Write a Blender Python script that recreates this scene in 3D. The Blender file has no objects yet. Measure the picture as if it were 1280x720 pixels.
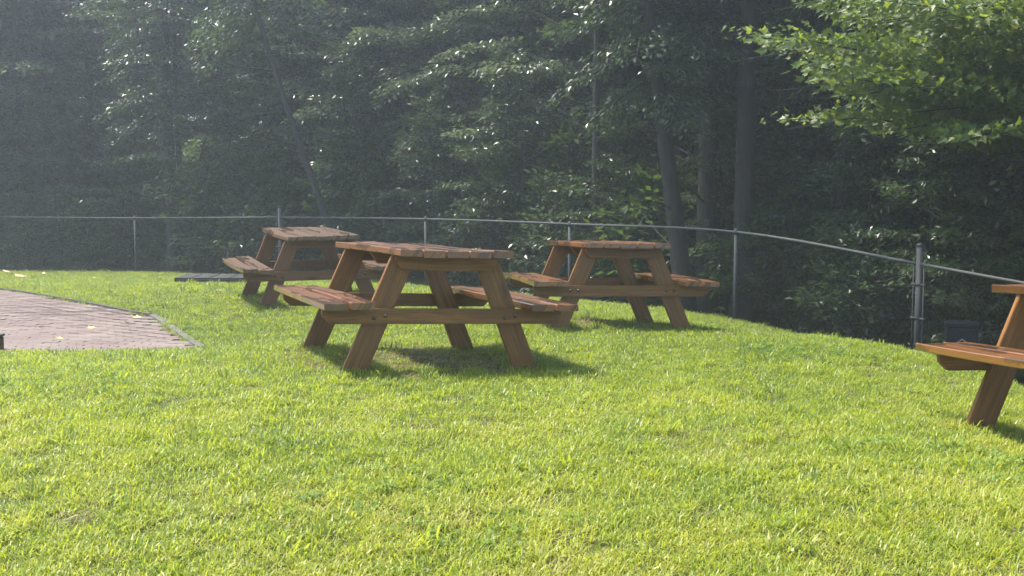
import bpy, math, random
import numpy as np
from mathutils import Vector, Matrix, Euler

R = math.radians
rng = np.random.default_rng(11)
random.seed(5)
scene = bpy.context.scene
col = scene.collection

# ------------------------------------------------------------------ camera
F, PITCH, CAMH = 1465.0, R(4.885), 1.254
cam_d = bpy.data.cameras.new('camera'); cam = bpy.data.objects.new('camera', cam_d); col.objects.link(cam)
cam.location = (0, 0, CAMH); cam.rotation_euler = (math.pi/2 - PITCH, 0, 0)
cam_d.sensor_width = 36; cam_d.lens = F/1280*36; cam_d.clip_start = .05; cam_d.clip_end = 2000
scene.camera = cam

# ------------------------------------------------------------------ helpers
def ntree(name):
    m = bpy.data.materials.new(name); m.use_nodes = True
    nt = m.node_tree; nt.nodes.clear()
    return m, nt

def N(nt, t, **kw):
    n = nt.nodes.new(t)
    for k, v in kw.items():
        if k in n.inputs: n.inputs[k].default_value = v
        else: setattr(n, k, v)
    return n

def L(nt, a, b): nt.links.new(a, b)

def ramp(nt, fac, stops):
    n = nt.nodes.new('ShaderNodeValToRGB'); cr = n.color_ramp
    while len(cr.elements) < len(stops): cr.elements.new(.5)
    for e, (p, c) in zip(cr.elements, stops):
        e.position = p; e.color = (*c, 1) if len(c) == 3 else c
    L(nt, fac, n.inputs[0])
    return n.outputs[0]

def mixc(nt, fac, a, b, blend='MIX'):
    n = nt.nodes.new('ShaderNodeMix'); n.data_type = 'RGBA'; n.blend_type = blend
    for s, v in ((0, fac), (6, a), (7, b)):
        if hasattr(v, 'is_linked') or hasattr(v, 'links'): L(nt, v, n.inputs[s])
        else: n.inputs[s].default_value = v if s == 0 else ((*v, 1) if len(v) == 3 else v)
    return n.outputs[2]

def mesh_np(name, verts, faces_idx, loops_tot, mats=(), mat_idx=None, smooth=False):
    """verts (n,3), flat loop index array, per-face loop totals"""
    me = bpy.data.meshes.new(name)
    v = np.asarray(verts, np.float32)
    me.vertices.add(len(v)); me.vertices.foreach_set('co', v.ravel())
    fi = np.asarray(faces_idx, np.int32); lt = np.asarray(loops_tot, np.int32)
    me.loops.add(len(fi)); me.loops.foreach_set('vertex_index', fi)
    ls = np.zeros(len(lt), np.int32); ls[1:] = np.cumsum(lt)[:-1]
    me.polygons.add(len(lt)); me.polygons.foreach_set('loop_start', ls)
    for m in mats: me.materials.append(m)
    if mat_idx is not None: me.polygons.foreach_set('material_index', np.asarray(mat_idx, np.int32))
    me.polygons.foreach_set('use_smooth', np.full(len(lt), smooth))
    me.update(calc_edges=True); me.validate()
    return me

class MB:
    """collects polygons in plain lists"""
    def __init__(s): s.v = []; s.f = []; s.sm = []
    def add(s, vs, fs, smooth=False):
        o = len(s.v); s.v += [tuple(map(float, p)) for p in vs]
        for f in fs: s.f.append([i+o for i in f]); s.sm.append(smooth)
    def box(s, x0, x1, y0, y1, z0, z1, M=None, bev=0.004):
        """box with chamfered edges"""
        import bmesh
        bm = bmesh.new(); bmesh.ops.create_cube(bm, size=1)
        for v in bm.verts:
            v.co = Vector(((x0+x1)/2+v.co.x*(x1-x0), (y0+y1)/2+v.co.y*(y1-y0), (z0+z1)/2+v.co.z*(z1-z0)))
        if bev: bmesh.ops.bevel(bm, geom=bm.edges[:], offset=bev, segments=2, affect='EDGES', profile=.6)
        s.bm(bm, M)
    def bm(s, bm, M=None):
        bm.verts.ensure_lookup_table(); bm.verts.index_update()
        vs = [(M @ v.co) if M else v.co for v in bm.verts]
        s.add(vs, [[v.index for v in f.verts] for f in bm.faces]); bm.free()
    def tube(s, pts, rad, n=8, cap=True):
        pts = [Vector(p) for p in pts]
        if not hasattr(rad, '__len__'): rad = [rad]*len(pts)
        vs = []; fs = []
        up = Vector((.13, .31, .94)).normalized()
        for i, p in enumerate(pts):
            d = (pts[min(i+1, len(pts)-1)]-pts[max(i-1, 0)]).normalized()
            u = up if abs(d.dot(up)) < .95 else Vector((1, 0, 0))
            a = d.cross(u).normalized(); b = d.cross(a)
            for k in range(n):
                t = 2*math.pi*k/n
                vs.append(p+(a*math.cos(t)+b*math.sin(t))*rad[i])
        for i in range(len(pts)-1):
            for k in range(n):
                fs.append([i*n+k, i*n+(k+1) % n, (i+1)*n+(k+1) % n, (i+1)*n+k])
        if cap:
            fs.append(list(range(n))[::-1]); fs.append([(len(pts)-1)*n+k for k in range(n)])
        s.add(vs, fs, True)
    def mesh(s, name, mat):
        me = mesh_np(name, np.array(s.v), np.concatenate([np.array(f) for f in s.f]), [len(f) for f in s.f], [mat])
        me.polygons.foreach_set('use_smooth', np.array(s.sm)); return me
    def build(s, name, mat, parent=None):
        return link(name, s.mesh(name, mat), parent)

def link(name, data, parent=None):
    o = bpy.data.objects.new(name, data); col.objects.link(o)
    if parent: o.parent = parent
    return o

def tag(o, label=None, cat=None, group=None, kind=None):
    if label: o['label'] = label
    if cat: o['category'] = cat
    if group: o['group'] = group
    if kind: o['kind'] = kind
    return o

def empty(name, loc=(0, 0, 0), rot=(0, 0, 0)):
    o = bpy.data.objects.new(name, None); col.objects.link(o)
    o.location = loc; o.rotation_euler = rot; o.empty_display_size = .2
    return o

def copy_tree(o, parent=None):
    c = o.copy(); col.objects.link(c)
    if parent: c.parent = parent
    for ch in list(o.children): copy_tree(ch, c)
    return c

# ------------------------------------------------------------------ terrain
CTRL = np.array([
 (-.97, 7.04, .15), (.09, 7.43, .092), (-1.42, 8.25, .12), (-.36, 8.64, .055), (.38, 9.95, .05), (1.49, 10.12, .01), (1.29, 11.39, -.07), (-2.49, 11.71, .065), (-2.93, 12.92, .06), (2.52, 6.25, -.035), (2.7, 5, -.02), (-2.41, 9.05, .0), (-3.66, 11.8, -.04),
 (-6.5, 14.9, -.05), (-3.8, 8.7, .02), (-20, 27, -.63), (-8.2, 25.5, -.6), (-4.55, 23, -.52), (-1.51, 20.5, -.49),
 (.885, 18, -.5), (2.98, 15.6, -.53), (4.32, 12.4, -.75), (5.0, 10.6, -1.0), (6.8, 5, -1.2), (0, 0, .0), (0, 3.4, .05),
 (-3, 4, .05), (3, 3, -.05), (0, -30, 0), (-10, 0, .1), (9, -4, -.4), (-15, 12, 0), (3.3, 9.5, -.1), (2.48, 13, -.33),
 (10, 20, -2.0), (3, 26, -.9), (-8, 34, -.6), (-22, 36, -.5), (0, 42, -1.2), (16, 30, -3.0), (30, 5, -3), (40, 50, -3.5),
 (-50, 50, -1), (-60, 0, 0), (60, -40, -2), (-50, -50, 0), (0, 90, -2), (90, 90, -3), (-90, 90, -1), (90, -90, -2), (-90, -90, 0)], float)
def _tps():
    P = CTRL[:, :2]; n = len(P)
    d = np.linalg.norm(P[:, None]-P[None], axis=2)
    K = np.where(d > 0, d**2*np.log(np.maximum(d, 1e-9)), 0) + np.eye(n)*.05
    Q = np.hstack([np.ones((n, 1)), P])
    A = np.vstack([np.hstack([K, Q]), np.hstack([Q.T, np.zeros((3, 3))])])
    return np.linalg.solve(A, np.concatenate([CTRL[:, 2], [0, 0, 0]]))
TW = _tps()
def gz(x, y):
    x = np.asarray(x, float); y = np.asarray(y, float); sh = x.shape
    p = np.stack([x.ravel(), y.ravel()], 1); out = np.zeros(len(p))
    for a in range(0, len(p), 20000):
        q = p[a:a+20000]
        d = np.linalg.norm(q[:, None]-CTRL[None, :, :2], axis=2)
        out[a:a+20000] = (np.where(d > 0, d**2*np.log(np.maximum(d, 1e-9)), 0) @ TW[:len(CTRL)]) + TW[-3] + q @ TW[-2:]
    return out.reshape(sh)
def g1(x, y): return float(gz(np.array([x]), np.array([y]))[0])
def ground_at(u, v):
    """where the line of sight through a photo pixel meets the terrain"""
    c, s = math.cos(PITCH), math.sin(PITCH)
    dx, dz = (u-640)/F, -(v-360)/F
    dirv = np.array([dx, c+dz*s, dz*c-s])
    t = np.arange(2.5, 45, .02)
    P = np.array([0, 0, CAMH])+t[:, None]*dirv
    h = gz(P[:, 0], P[:, 1]); k = np.argmax(P[:, 2] < h)
    return Vector((P[k, 0], P[k, 1], h[k]))
def at_depth(u, v, y):
    c, s = math.cos(PITCH), math.sin(PITCH)
    dx, dz = (u-640)/F, -(v-360)/F
    d = Vector((dx, c+dz*s, dz*c-s)); k = y/d.y
    return Vector((0, 0, CAMH))+d*k

FENCE = np.array([(-21, 27.2), (-17.7, 26.9), (-14.4, 26.5), (-12.1, 26.1), (-8.2, 25.5), (-4.55, 23), (-1.51, 20.5), (.885, 18), (2.98, 15.6), (4.32, 12.4), (5.05, 9.6), (5.75, 6.6), (6.4, 3.6)])
TERMINAL = (5, 9)
def fence_dist(p):
    """signed distance to the fence line, positive on the lawn side"""
    p = np.asarray(p, float); best = np.full(len(p), 1e9); sg = np.ones(len(p))
    ext = np.vstack([[-60, 28.5], FENCE, [9.0, -12], [14, -60]])
    for a, b in zip(ext[:-1], ext[1:]):
        ab = b-a; t = np.clip(((p-a)@ab)/(ab@ab), 0, 1)
        q = a+t[:, None]*ab; d = np.linalg.norm(p-q, axis=1)
        side = ab[0]*(p[:, 1]-a[1])-ab[1]*(p[:, 0]-a[0])
        m = d < best; best[m] = d[m]; sg[m] = np.where(side[m] < 0, 1, -1)
    return best*sg
PATIO = np.array([(-2.41, 9.0), (-3.66, 11.75), (-6.5, 14.85), (-9.6, 17.4), (-11.5, 8.7), (-3.9, 8.72)])
def in_poly(p, poly):
    p = np.asarray(p); ins = np.zeros(len(p), bool); n = len(poly)
    for i in range(n):
        a, b = poly[i], poly[(i+1) % n]
        c = ((a[1] > p[:, 1]) != (b[1] > p[:, 1])) & (p[:, 0] < (b[0]-a[0])*(p[:, 1]-a[1])/(b[1]-a[1]+1e-12)+a[0])
        ins ^= c
    return ins

# ------------------------------------------------------------------ materials
def mat_ground():
    m, nt = ntree('ground_soil')
    out = N(nt, 'ShaderNodeOutputMaterial'); p = N(nt, 'ShaderNodeBsdfPrincipled', Roughness=.9)
    p.inputs['Specular IOR Level'].default_value = .15
    geo = N(nt, 'ShaderNodeNewGeometry'); at = N(nt, 'ShaderNodeAttribute', attribute_name='lawn')
    n1 = N(nt, 'ShaderNodeTexNoise', Scale=6., Detail=6.); L(nt, geo.outputs['Position'], n1.inputs['Vector'])
    n2 = N(nt, 'ShaderNodeTexNoise', Scale=90., Detail=4.); L(nt, geo.outputs['Position'], n2.inputs['Vector'])
    thatch = ramp(nt, n2.outputs[0], [(.3, (.03, .04, .012)), (.55, (.07, .085, .02)), (.8, (.13, .12, .05))])
    litter = ramp(nt, n2.outputs[0], [(.3, (.012, .01, .006)), (.6, (.035, .026, .015)), (.85, (.08, .06, .035))])
    green = mixc(nt, ramp(nt, n1.outputs[0], [(.45, (0, 0, 0)), (.62, (1, 1, 1))]), litter, (.02, .035, .01))
    c = mixc(nt, at.outputs['Fac'], green, thatch)
    L(nt, c, p.inputs['Base Color'])
    b = N(nt, 'ShaderNodeBump', Strength=.6, Distance=.02); L(nt, n2.outputs[0], b.inputs['Height']); L(nt, b.outputs[0], p.inputs['Normal'])
    L(nt, p.outputs[0], out.inputs[0]); return m

def mat_leafy(name, dark, mid, light, trans, tfac=.4, rough=.4, spec=.5, big=.35, grad=None, hue=None):
    m, nt = ntree(name)
    out = N(nt, 'ShaderNodeOutputMaterial'); p = N(nt, 'ShaderNodeBsdfPrincipled', Roughness=rough)
    p.inputs['Specular IOR Level'].default_value = spec
    geo = N(nt, 'ShaderNodeNewGeometry'); oi = N(nt, 'ShaderNodeObjectInfo')
    n1 = N(nt, 'ShaderNodeTexNoise', Scale=big, Detail=5., Roughness=.6); L(nt, geo.outputs['Position'], n1.inputs['Vector'])
    isl = geo.outputs['Random Per Island']
    a = N(nt, 'ShaderNodeMath', operation='MULTIPLY_ADD'); a.inputs[1].default_value = .45; L(nt, isl, a.inputs[0])
    b = N(nt, 'ShaderNodeMath', operation='MULTIPLY_ADD'); b.inputs[1].default_value = .25; b.inputs[2].default_value = -.35
    L(nt, oi.outputs['Random'], b.inputs[0]); L(nt, b.outputs[0], a.inputs[2])
    c = N(nt, 'ShaderNodeMath', operation='ADD'); L(nt, a.outputs[0], c.inputs[0]); L(nt, n1.outputs[0], c.inputs[1])
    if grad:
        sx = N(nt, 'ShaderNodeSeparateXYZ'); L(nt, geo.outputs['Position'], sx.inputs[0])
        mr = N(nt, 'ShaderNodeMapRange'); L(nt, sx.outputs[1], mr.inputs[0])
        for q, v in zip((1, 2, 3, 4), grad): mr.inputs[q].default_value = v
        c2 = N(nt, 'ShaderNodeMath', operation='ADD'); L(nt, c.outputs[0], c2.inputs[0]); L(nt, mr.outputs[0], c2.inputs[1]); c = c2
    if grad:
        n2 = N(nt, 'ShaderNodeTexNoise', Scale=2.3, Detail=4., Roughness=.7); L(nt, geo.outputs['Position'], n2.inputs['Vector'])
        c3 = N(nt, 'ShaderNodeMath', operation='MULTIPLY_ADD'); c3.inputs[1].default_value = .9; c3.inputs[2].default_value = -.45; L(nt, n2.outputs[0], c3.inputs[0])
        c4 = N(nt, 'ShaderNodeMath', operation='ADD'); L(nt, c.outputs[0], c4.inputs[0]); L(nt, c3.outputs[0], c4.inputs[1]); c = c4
    stops = [(.2, dark), (.5, mid), (.8, light)]
    if hue: stops += [(.985, light), (1., hue)]
    colr = ramp(nt, c.outputs[0], stops); L(nt, colr, p.inputs['Base Color'])
    t = N(nt, 'ShaderNodeBsdfTranslucent'); L(nt, mixc(nt, .6, colr, trans), t.inputs[0])
    mx = N(nt, 'ShaderNodeMixShader'); mx.inputs[0].default_value = tfac
    L(nt, p.outputs[0], mx.inputs[1]); L(nt, t.outputs[0], mx.inputs[2]); L(nt, mx.outputs[0], out.inputs[0])
    return m

def mat_wood(name, tone=1.0, wet=.5, red=0., grey=.0):
    """stained, weathered lumber; grain runs along object Y of the part, damp patches are glossier and darker"""
    m, nt = ntree(name)
    out = N(nt, 'ShaderNodeOutputMaterial'); p = N(nt, 'ShaderNodeBsdfPrincipled')
    tc = N(nt, 'ShaderNodeTexCoord'); geo = N(nt, 'ShaderNodeNewGeometry'); oi = N(nt, 'ShaderNodeObjectInfo')
    uvn = N(nt, 'ShaderNodeUVMap', uv_map='grain')
    off = N(nt, 'ShaderNodeVectorMath', operation='ADD')
    comb = N(nt, 'ShaderNodeCombineXYZ'); mu = N(nt, 'ShaderNodeMath', operation='MULTIPLY'); mu.inputs[1].default_value = 37.
    L(nt, geo.outputs['Random Per Island'], mu.inputs[0]); L(nt, mu.outputs[0], comb.inputs[0]); L(nt, mu.outputs[0], comb.inputs[1]); L(nt, oi.outputs['Random'], comb.inputs[2])
    L(nt, uvn.outputs[0], off.inputs[0]); L(nt, comb.outputs[0], off.inputs[1])
    mp = N(nt, 'ShaderNodeMapping'); mp.inputs['Scale'].default_value = (.55, 13., 1.); L(nt, off.outputs[0], mp.inputs['Vector'])
    g = N(nt, 'ShaderNodeTexNoise', Scale=2.6, Detail=7., Roughness=.62, Distortion=.6); L(nt, mp.outputs[0], g.inputs['Vector'])
    mp2 = N(nt, 'ShaderNodeMapping'); mp2.inputs['Scale'].default_value = (2.2, 60., 1.); L(nt, off.outputs[0], mp2.inputs['Vector'])
    fine = N(nt, 'ShaderNodeTexNoise', Scale=3., Detail=4.); L(nt, mp2.outputs[0], fine.inputs['Vector'])
    k = tone
    base = ramp(nt, g.outputs[0], [(.25, (.09*k, .036*k, .005*k)), (.45, (.165*k, .068*k, .009*k)), (.6, (.23*k, .10*k, .013*k)), (.8, (.29*k, .145*k, .024*k))])
    base = mixc(nt, ramp(nt, fine.outputs[0], [(.35, (.5, .5, .5)), (.65, (0, 0, 0))]), base, (.03*k, .013*k, .006*k))
    if red: base = mixc(nt, red, base, (.25*k, .08*k, .02*k))
    if grey: base = mixc(nt, grey, base, (.16*k, .125*k, .10*k))
    mk = N(nt, 'ShaderNodeMapping'); mk.inputs['Scale'].default_value = (1.7, 4.6, 1.); L(nt, off.outputs[0], mk.inputs['Vector'])
    vo = N(nt, 'ShaderNodeTexVoronoi', Scale=1.); L(nt, mk.outputs[0], vo.inputs['Vector'])
    base = mixc(nt, ramp(nt, vo.outputs['Distance'], [(.05, (.85,)*3), (.11, (.25,)*3), (.16, (0, 0, 0))]), base, (.028*k, .012*k, .005*k))
    # per-board brightness
    hs = N(nt, 'ShaderNodeHueSaturation'); mr = N(nt, 'ShaderNodeMapRange'); mr.inputs[3].default_value = .75; mr.inputs[4].default_value = 1.25
    L(nt, geo.outputs['Random Per Island'], mr.inputs[0]); L(nt, mr.outputs[0], hs.inputs['Value']); L(nt, base, hs.inputs['Color'])
    base = hs.outputs[0]
    # damp patches
    w = N(nt, 'ShaderNodeTexNoise', Scale=3.4, Detail=3., Distortion=1.2); mp3 = N(nt, 'ShaderNodeMapping'); mp3.inputs['Scale'].default_value = (.38, 2.6, 1.)
    L(nt, off.outputs[0], mp3.inputs['Vector']); L(nt, mp3.outputs[0], w.inputs['Vector'])
    e = .64-.24*wet if wet > 0 else 2.
    wm = ramp(nt, w.outputs[0], [(e, (0, 0, 0)), (e+.09, (1, 1, 1))])
    base = mixc(nt, wm, base, mixc(nt, .6, base, (.02, .009, .005)))
    L(nt, base, p.inputs['Base Color'])
    rr = ramp(nt, wm, [(0, (.4,)*3), (1, (.1,)*3)]) if wet > 0 else None
    if rr: L(nt, rr, p.inputs['Roughness'])
    else: p.inputs['Roughness'].default_value = .5
    p.inputs['Coat Weight'].default_value = min(1, wet*1.8); p.inputs['Coat Roughness'].default_value = .24
    bp = N(nt, 'ShaderNodeBump', Strength=.35, Distance=.004); L(nt, fine.outputs[0], bp.inputs['Height']); L(nt, bp.outputs[0], p.inputs['Normal'])
    L(nt, p.outputs[0], out.inputs[0]); return m

def mat_simple(name, c, rough=.5, metal=0., spec=.5, nscale=12., var=.25, bump=0.):
    m, nt = ntree(name)
    out = N(nt, 'ShaderNodeOutputMaterial'); p = N(nt, 'ShaderNodeBsdfPrincipled', Roughness=rough, Metallic=metal)
    p.inputs['Specular IOR Level'].default_value = spec
    tc = N(nt, 'ShaderNodeTexCoord'); n = N(nt, 'ShaderNodeTexNoise', Scale=nscale, Detail=6.); L(nt, tc.outputs['Object'], n.inputs['Vector'])
    L(nt, ramp(nt, n.outputs[0], [(.3, tuple(x*(1-var) for x in c)), (.7, tuple(min(1, x*(1+var)) for x in c))]), p.inputs['Base Color'])
    if bump:
        b = N(nt, 'ShaderNodeBump', Strength=bump, Distance=.01); L(nt, n.outputs[0], b.inputs['Height']); L(nt, b.outputs[0], p.inputs['Normal'])
    L(nt, p.outputs[0], out.inputs[0]); return m

def mat_bark():
    m, nt = ntree('bark')
    out = N(nt, 'ShaderNodeOutputMaterial'); p = N(nt, 'ShaderNodeBsdfPrincipled', Roughness=.85)
    tc = N(nt, 'ShaderNodeTexCoord'); mp = N(nt, 'ShaderNodeMapping'); mp.inputs['Scale'].default_value = (9, 9, 1.6); L(nt, tc.outputs['Object'], mp.inputs['Vector'])
    n = N(nt, 'ShaderNodeTexNoise', Scale=3., Detail=8., Roughness=.65); L(nt, mp.outputs[0], n.inputs['Vector'])
    L(nt, ramp(nt, n.outputs[0], [(.3, (.010, .008, .007)), (.55, (.024, .020, .017)), (.75, (.048, .042, .037))]), p.inputs['Base Color'])
    b = N(nt, 'ShaderNodeBump', Strength=.9, Distance=.03); L(nt, n.outputs[0], b.inputs['Height']); L(nt, b.outputs[0], p.inputs['Normal'])
    L(nt, p.outputs[0], out.inputs[0]); return m

def mat_paver():
    m, nt = ntree('brick_paver')
    out = N(nt, 'ShaderNodeOutputMaterial'); p = N(nt, 'ShaderNodeBsdfPrincipled', Roughness=.6)
    geo = N(nt, 'ShaderNodeNewGeometry')
    n = N(nt, 'ShaderNodeTexNoise', Scale=1.3, Detail=5.); L(nt, geo.outputs['Position'], n.inputs['Vector'])
    f = N(nt, 'ShaderNodeTexNoise', Scale=120., Detail=4.); L(nt, geo.outputs['Position'], f.inputs['Vector'])
    a = ramp(nt, geo.outputs['Random Per Island'], [(0, (.105, .077, .06)), (.5, (.14, .105, .083)), (1, (.18, .138, .113))])
    a = mixc(nt, ramp(nt, n.outputs[0], [(.42, (0, 0, 0)), (.62, (.6, .6, .6))]), a, (.11, .065, .055))
    a = mixc(nt, ramp(nt, f.outputs[0], [(.35, (.5, .5, .5)), (.6, (0, 0, 0))]), a, (.08, .05, .045))
    L(nt, a, p.inputs['Base Color'])
    b = N(nt, 'ShaderNodeBump', Strength=.3, Distance=.004); L(nt, f.outputs[0], b.inputs['Height']); L(nt, b.outputs[0], p.inputs['Normal'])
    L(nt, p.outputs[0], out.inputs[0]); return m

M_ground = mat_ground()
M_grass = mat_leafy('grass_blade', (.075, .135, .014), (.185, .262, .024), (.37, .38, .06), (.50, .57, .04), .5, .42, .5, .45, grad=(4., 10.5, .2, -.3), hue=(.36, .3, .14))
M_straw = mat_leafy('dry_straw', (.10, .08, .03), (.22, .18, .08), (.36, .31, .17), (.4, .34, .14), .3, .6, .3, .8)
M_clover = mat_leafy('clover_leaf', (.07, .13, .02), (.12, .20, .03), (.2, .27, .05), (.3, .45, .04), .4, .6, .25, .8)
M_leaf = mat_leafy('tree_leaf', (.013, .028, .014), (.03, .056, .025), (.072, .10, .045), (.12, .2, .045), .32, .32, .55, .3)
M_leaf2 = mat_leafy('tree_leaf_olive', (.02, .034, .014), (.04, .06, .024), (.10, .115, .05), (.16, .21, .05), .32, .32, .55, .3, hue=(.3, .14, .06))
M_skylit_leaf = mat_leafy('skylit_leaf', (.04, .065, .035), (.09, .125, .065), (.18, .21, .12), (.2, .27, .07), .34, .3, .6, .3)  # light from sky and haze put into a paler leaf colour
M_maple = mat_leafy('maple_leaf', (.055, .105, .02), (.10, .165, .03), (.19, .23, .04), (.36, .46, .04), .52, .45, .45, .6, hue=(.35, .3, .05))
M_shade_leaf = mat_leafy('shade_leaf', (.008, .018, .008), (.018, .038, .013), (.04, .065, .02), (.16, .28, .03), .36, .6, .2, .2)  # darker copy of the tree leaf, inner shade of the woods put into its colour
M_bark = mat_bark()
M_top = mat_wood('stained_wood_top', .85, .62, .5, 0.)
M_frame = mat_wood('stained_wood_frame', .92, 0, .05)
M_old = mat_wood('weathered_wood', .7, .35, .15, .35)
M_oldf = mat_wood('weathered_wood_frame', .72, 0, .3, .1)
M_bolt = mat_simple('rusty_bolt', (.16, .12, .09), .5, .7)
M_galv = mat_simple('galvanised_steel', (.06, .064, .066), .75, .1, .2, nscale=5, var=.15)
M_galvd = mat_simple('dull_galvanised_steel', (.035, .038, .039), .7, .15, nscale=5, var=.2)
M_wire = mat_simple('fence_wire', (.06, .065, .065), .7, .2)
M_paver = mat_paver()
M_edge = mat_simple('concrete_edging', (.085, .078, .07), .85, nscale=9, bump=.3)
M_edged = mat_simple('dark_timber_edging', (.05, .042, .036), .8, nscale=9, bump=.3)
M_board = mat_simple('old_grey_board', (.035, .034, .034), .8, spec=.25, nscale=6, var=.4, bump=.4)
M_black = mat_simple('black_plastic', (.012, .012, .013), .45)
M_navy = mat_simple('dark_blue_plastic', (.006, .008, .014), .75, spec=.2)
M_pale = mat_simple('pale_strap', (.2, .2, .2), .7)
M_dry = mat_simple('fallen_leaf_tan', (.42, .3, .17), .7, nscale=20, var=.35)
M_yel = mat_simple('fallen_leaf_yellow', (.6, .46, .13), .6, nscale=20, var=.3)

# ------------------------------------------------------------------ ground sheet
def build_ground():
    xs = np.concatenate([np.linspace(-110, -24, 30)[:-1], np.linspace(-24, 16, 161)[:-1], np.linspace(16, 110, 32)])
    ys = np.concatenate([np.linspace(-110, -2, 30)[:-1], np.linspace(-2, 34, 145)[:-1], np.linspace(34, 110, 26)])
    X, Y = np.meshgrid(xs, ys); Z = gz(X, Y)
    fd = fence_dist(np.stack([X.ravel(), Y.ravel()], 1))
    nx, ny = len(xs), len(ys)
    i = np.arange(nx-1)[None, :]+np.arange(ny-1)[:, None]*nx
    f = np.stack([i, i+1, i+1+nx, i+nx], -1).reshape(-1, 4)
    me = mesh_np('ground', np.stack([X.ravel(), Y.ravel(), Z.ravel()], 1), f.ravel(), np.full(len(f), 4), [M_ground], smooth=True)
    a = me.attributes.new('lawn', 'FLOAT', 'POINT')
    a.data.foreach_set('value', np.clip(fd/.5+.4, 0, 1).astype(np.float32))
    tag(link('ground', me), kind='structure')
build_ground()

# ------------------------------------------------------------------ instancing on points (only for uncountable stuff)
def scatter(name, pts, rots, scl, idx, protos):
    me = bpy.data.meshes.new(name); v = np.asarray(pts, np.float32)
    me.vertices.add(len(v)); me.vertices.foreach_set('co', v.ravel())
    a = me.attributes.new('rot', 'FLOAT_VECTOR', 'POINT'); a.data.foreach_set('vector', np.asarray(rots, np.float32).ravel())
    a = me.attributes.new('scl', 'FLOAT', 'POINT'); a.data.foreach_set('value', np.asarray(scl, np.float32))
    a = me.attributes.new('idx', 'INT', 'POINT'); a.data.foreach_set('value', np.asarray(idx, np.int32))
    o = link(name, me)
    c = bpy.data.collections.new(name+'_kinds')
    for k, pm in enumerate(protos):
        po = bpy.data.objects.new('%s_kind_%02d' % (name, k), pm); c.objects.link(po)
    ng = bpy.data.node_groups.new(name+'_scatter', 'GeometryNodeTree')
    ng.interface.new_socket('Geometry', in_out='INPUT', socket_type='NodeSocketGeometry')
    ng.interface.new_socket('Geometry', in_out='OUTPUT', socket_type='NodeSocketGeometry')
    gi = ng.nodes.new('NodeGroupInput'); go = ng.nodes.new('NodeGroupOutput')
    ci = ng.nodes.new('GeometryNodeCollectionInfo'); ci.inputs['Collection'].default_value = c
    ci.inputs['Separate Children'].default_value = True; ci.inputs['Reset Children'].default_value = True
    ip = ng.nodes.new('GeometryNodeInstanceOnPoints'); ip.inputs['Pick Instance'].default_value = True
    def na(n, t):
        x = ng.nodes.new('GeometryNodeInputNamedAttribute'); x.data_type = t; x.inputs['Name'].default_value = n
        return [s for s in x.outputs if s.enabled and s.name == 'Attribute'][0]
    ng.links.new(gi.outputs[0], ip.inputs['Points']); ng.links.new(ci.outputs[0], ip.inputs['Instance'])
    ng.links.new(na('idx', 'INT'), ip.inputs['Instance Index'])
    e2r = ng.nodes.new('FunctionNodeEulerToRotation'); ng.links.new(na('rot', 'FLOAT_VECTOR'), e2r.inputs[0])
    ng.links.new(e2r.outputs[0], ip.inputs['Rotation']); ng.links.new(na('scl', 'FLOAT'), ip.inputs['Scale'])
    ng.links.new(ip.outputs[0], go.inputs[0])
    md = o.modifiers.new('scatter', 'NODES'); md.node_group = ng
    return o

# ------------------------------------------------------------------ grass
def clover(seed):
    r = np.random.default_rng(seed); mb = MB()
    for i in range(16):
        a, d = r.uniform(0, 6.28), .07*math.sqrt(r.uniform()); h = r.uniform(.015, .035); c = Vector((d*math.cos(a), d*math.sin(a), h))
        tx, ty = r.normal(0, .3, 2)
        for k in range(3):
            b = a+k*2.094; ex = Vector((math.cos(b), math.sin(b), tx*math.cos(b)+ty*math.sin(b))); ey = Vector((-math.sin(b), math.cos(b), -tx*math.sin(b)+ty*math.cos(b))); q = r.uniform(.008, .013)
            mb.add([c, c+ex*q*.6-ey*q*.5+Vector((0, 0, .002)), c+ex*q*1.15-ey*q*.35, c+ex*q*1.15+ey*q*.35, c+ex*q*.6+ey*q*.5+Vector((0, 0, .002))], [[0, 1, 2, 3, 4]])
    return mb.mesh('clover', M_clover)

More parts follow.
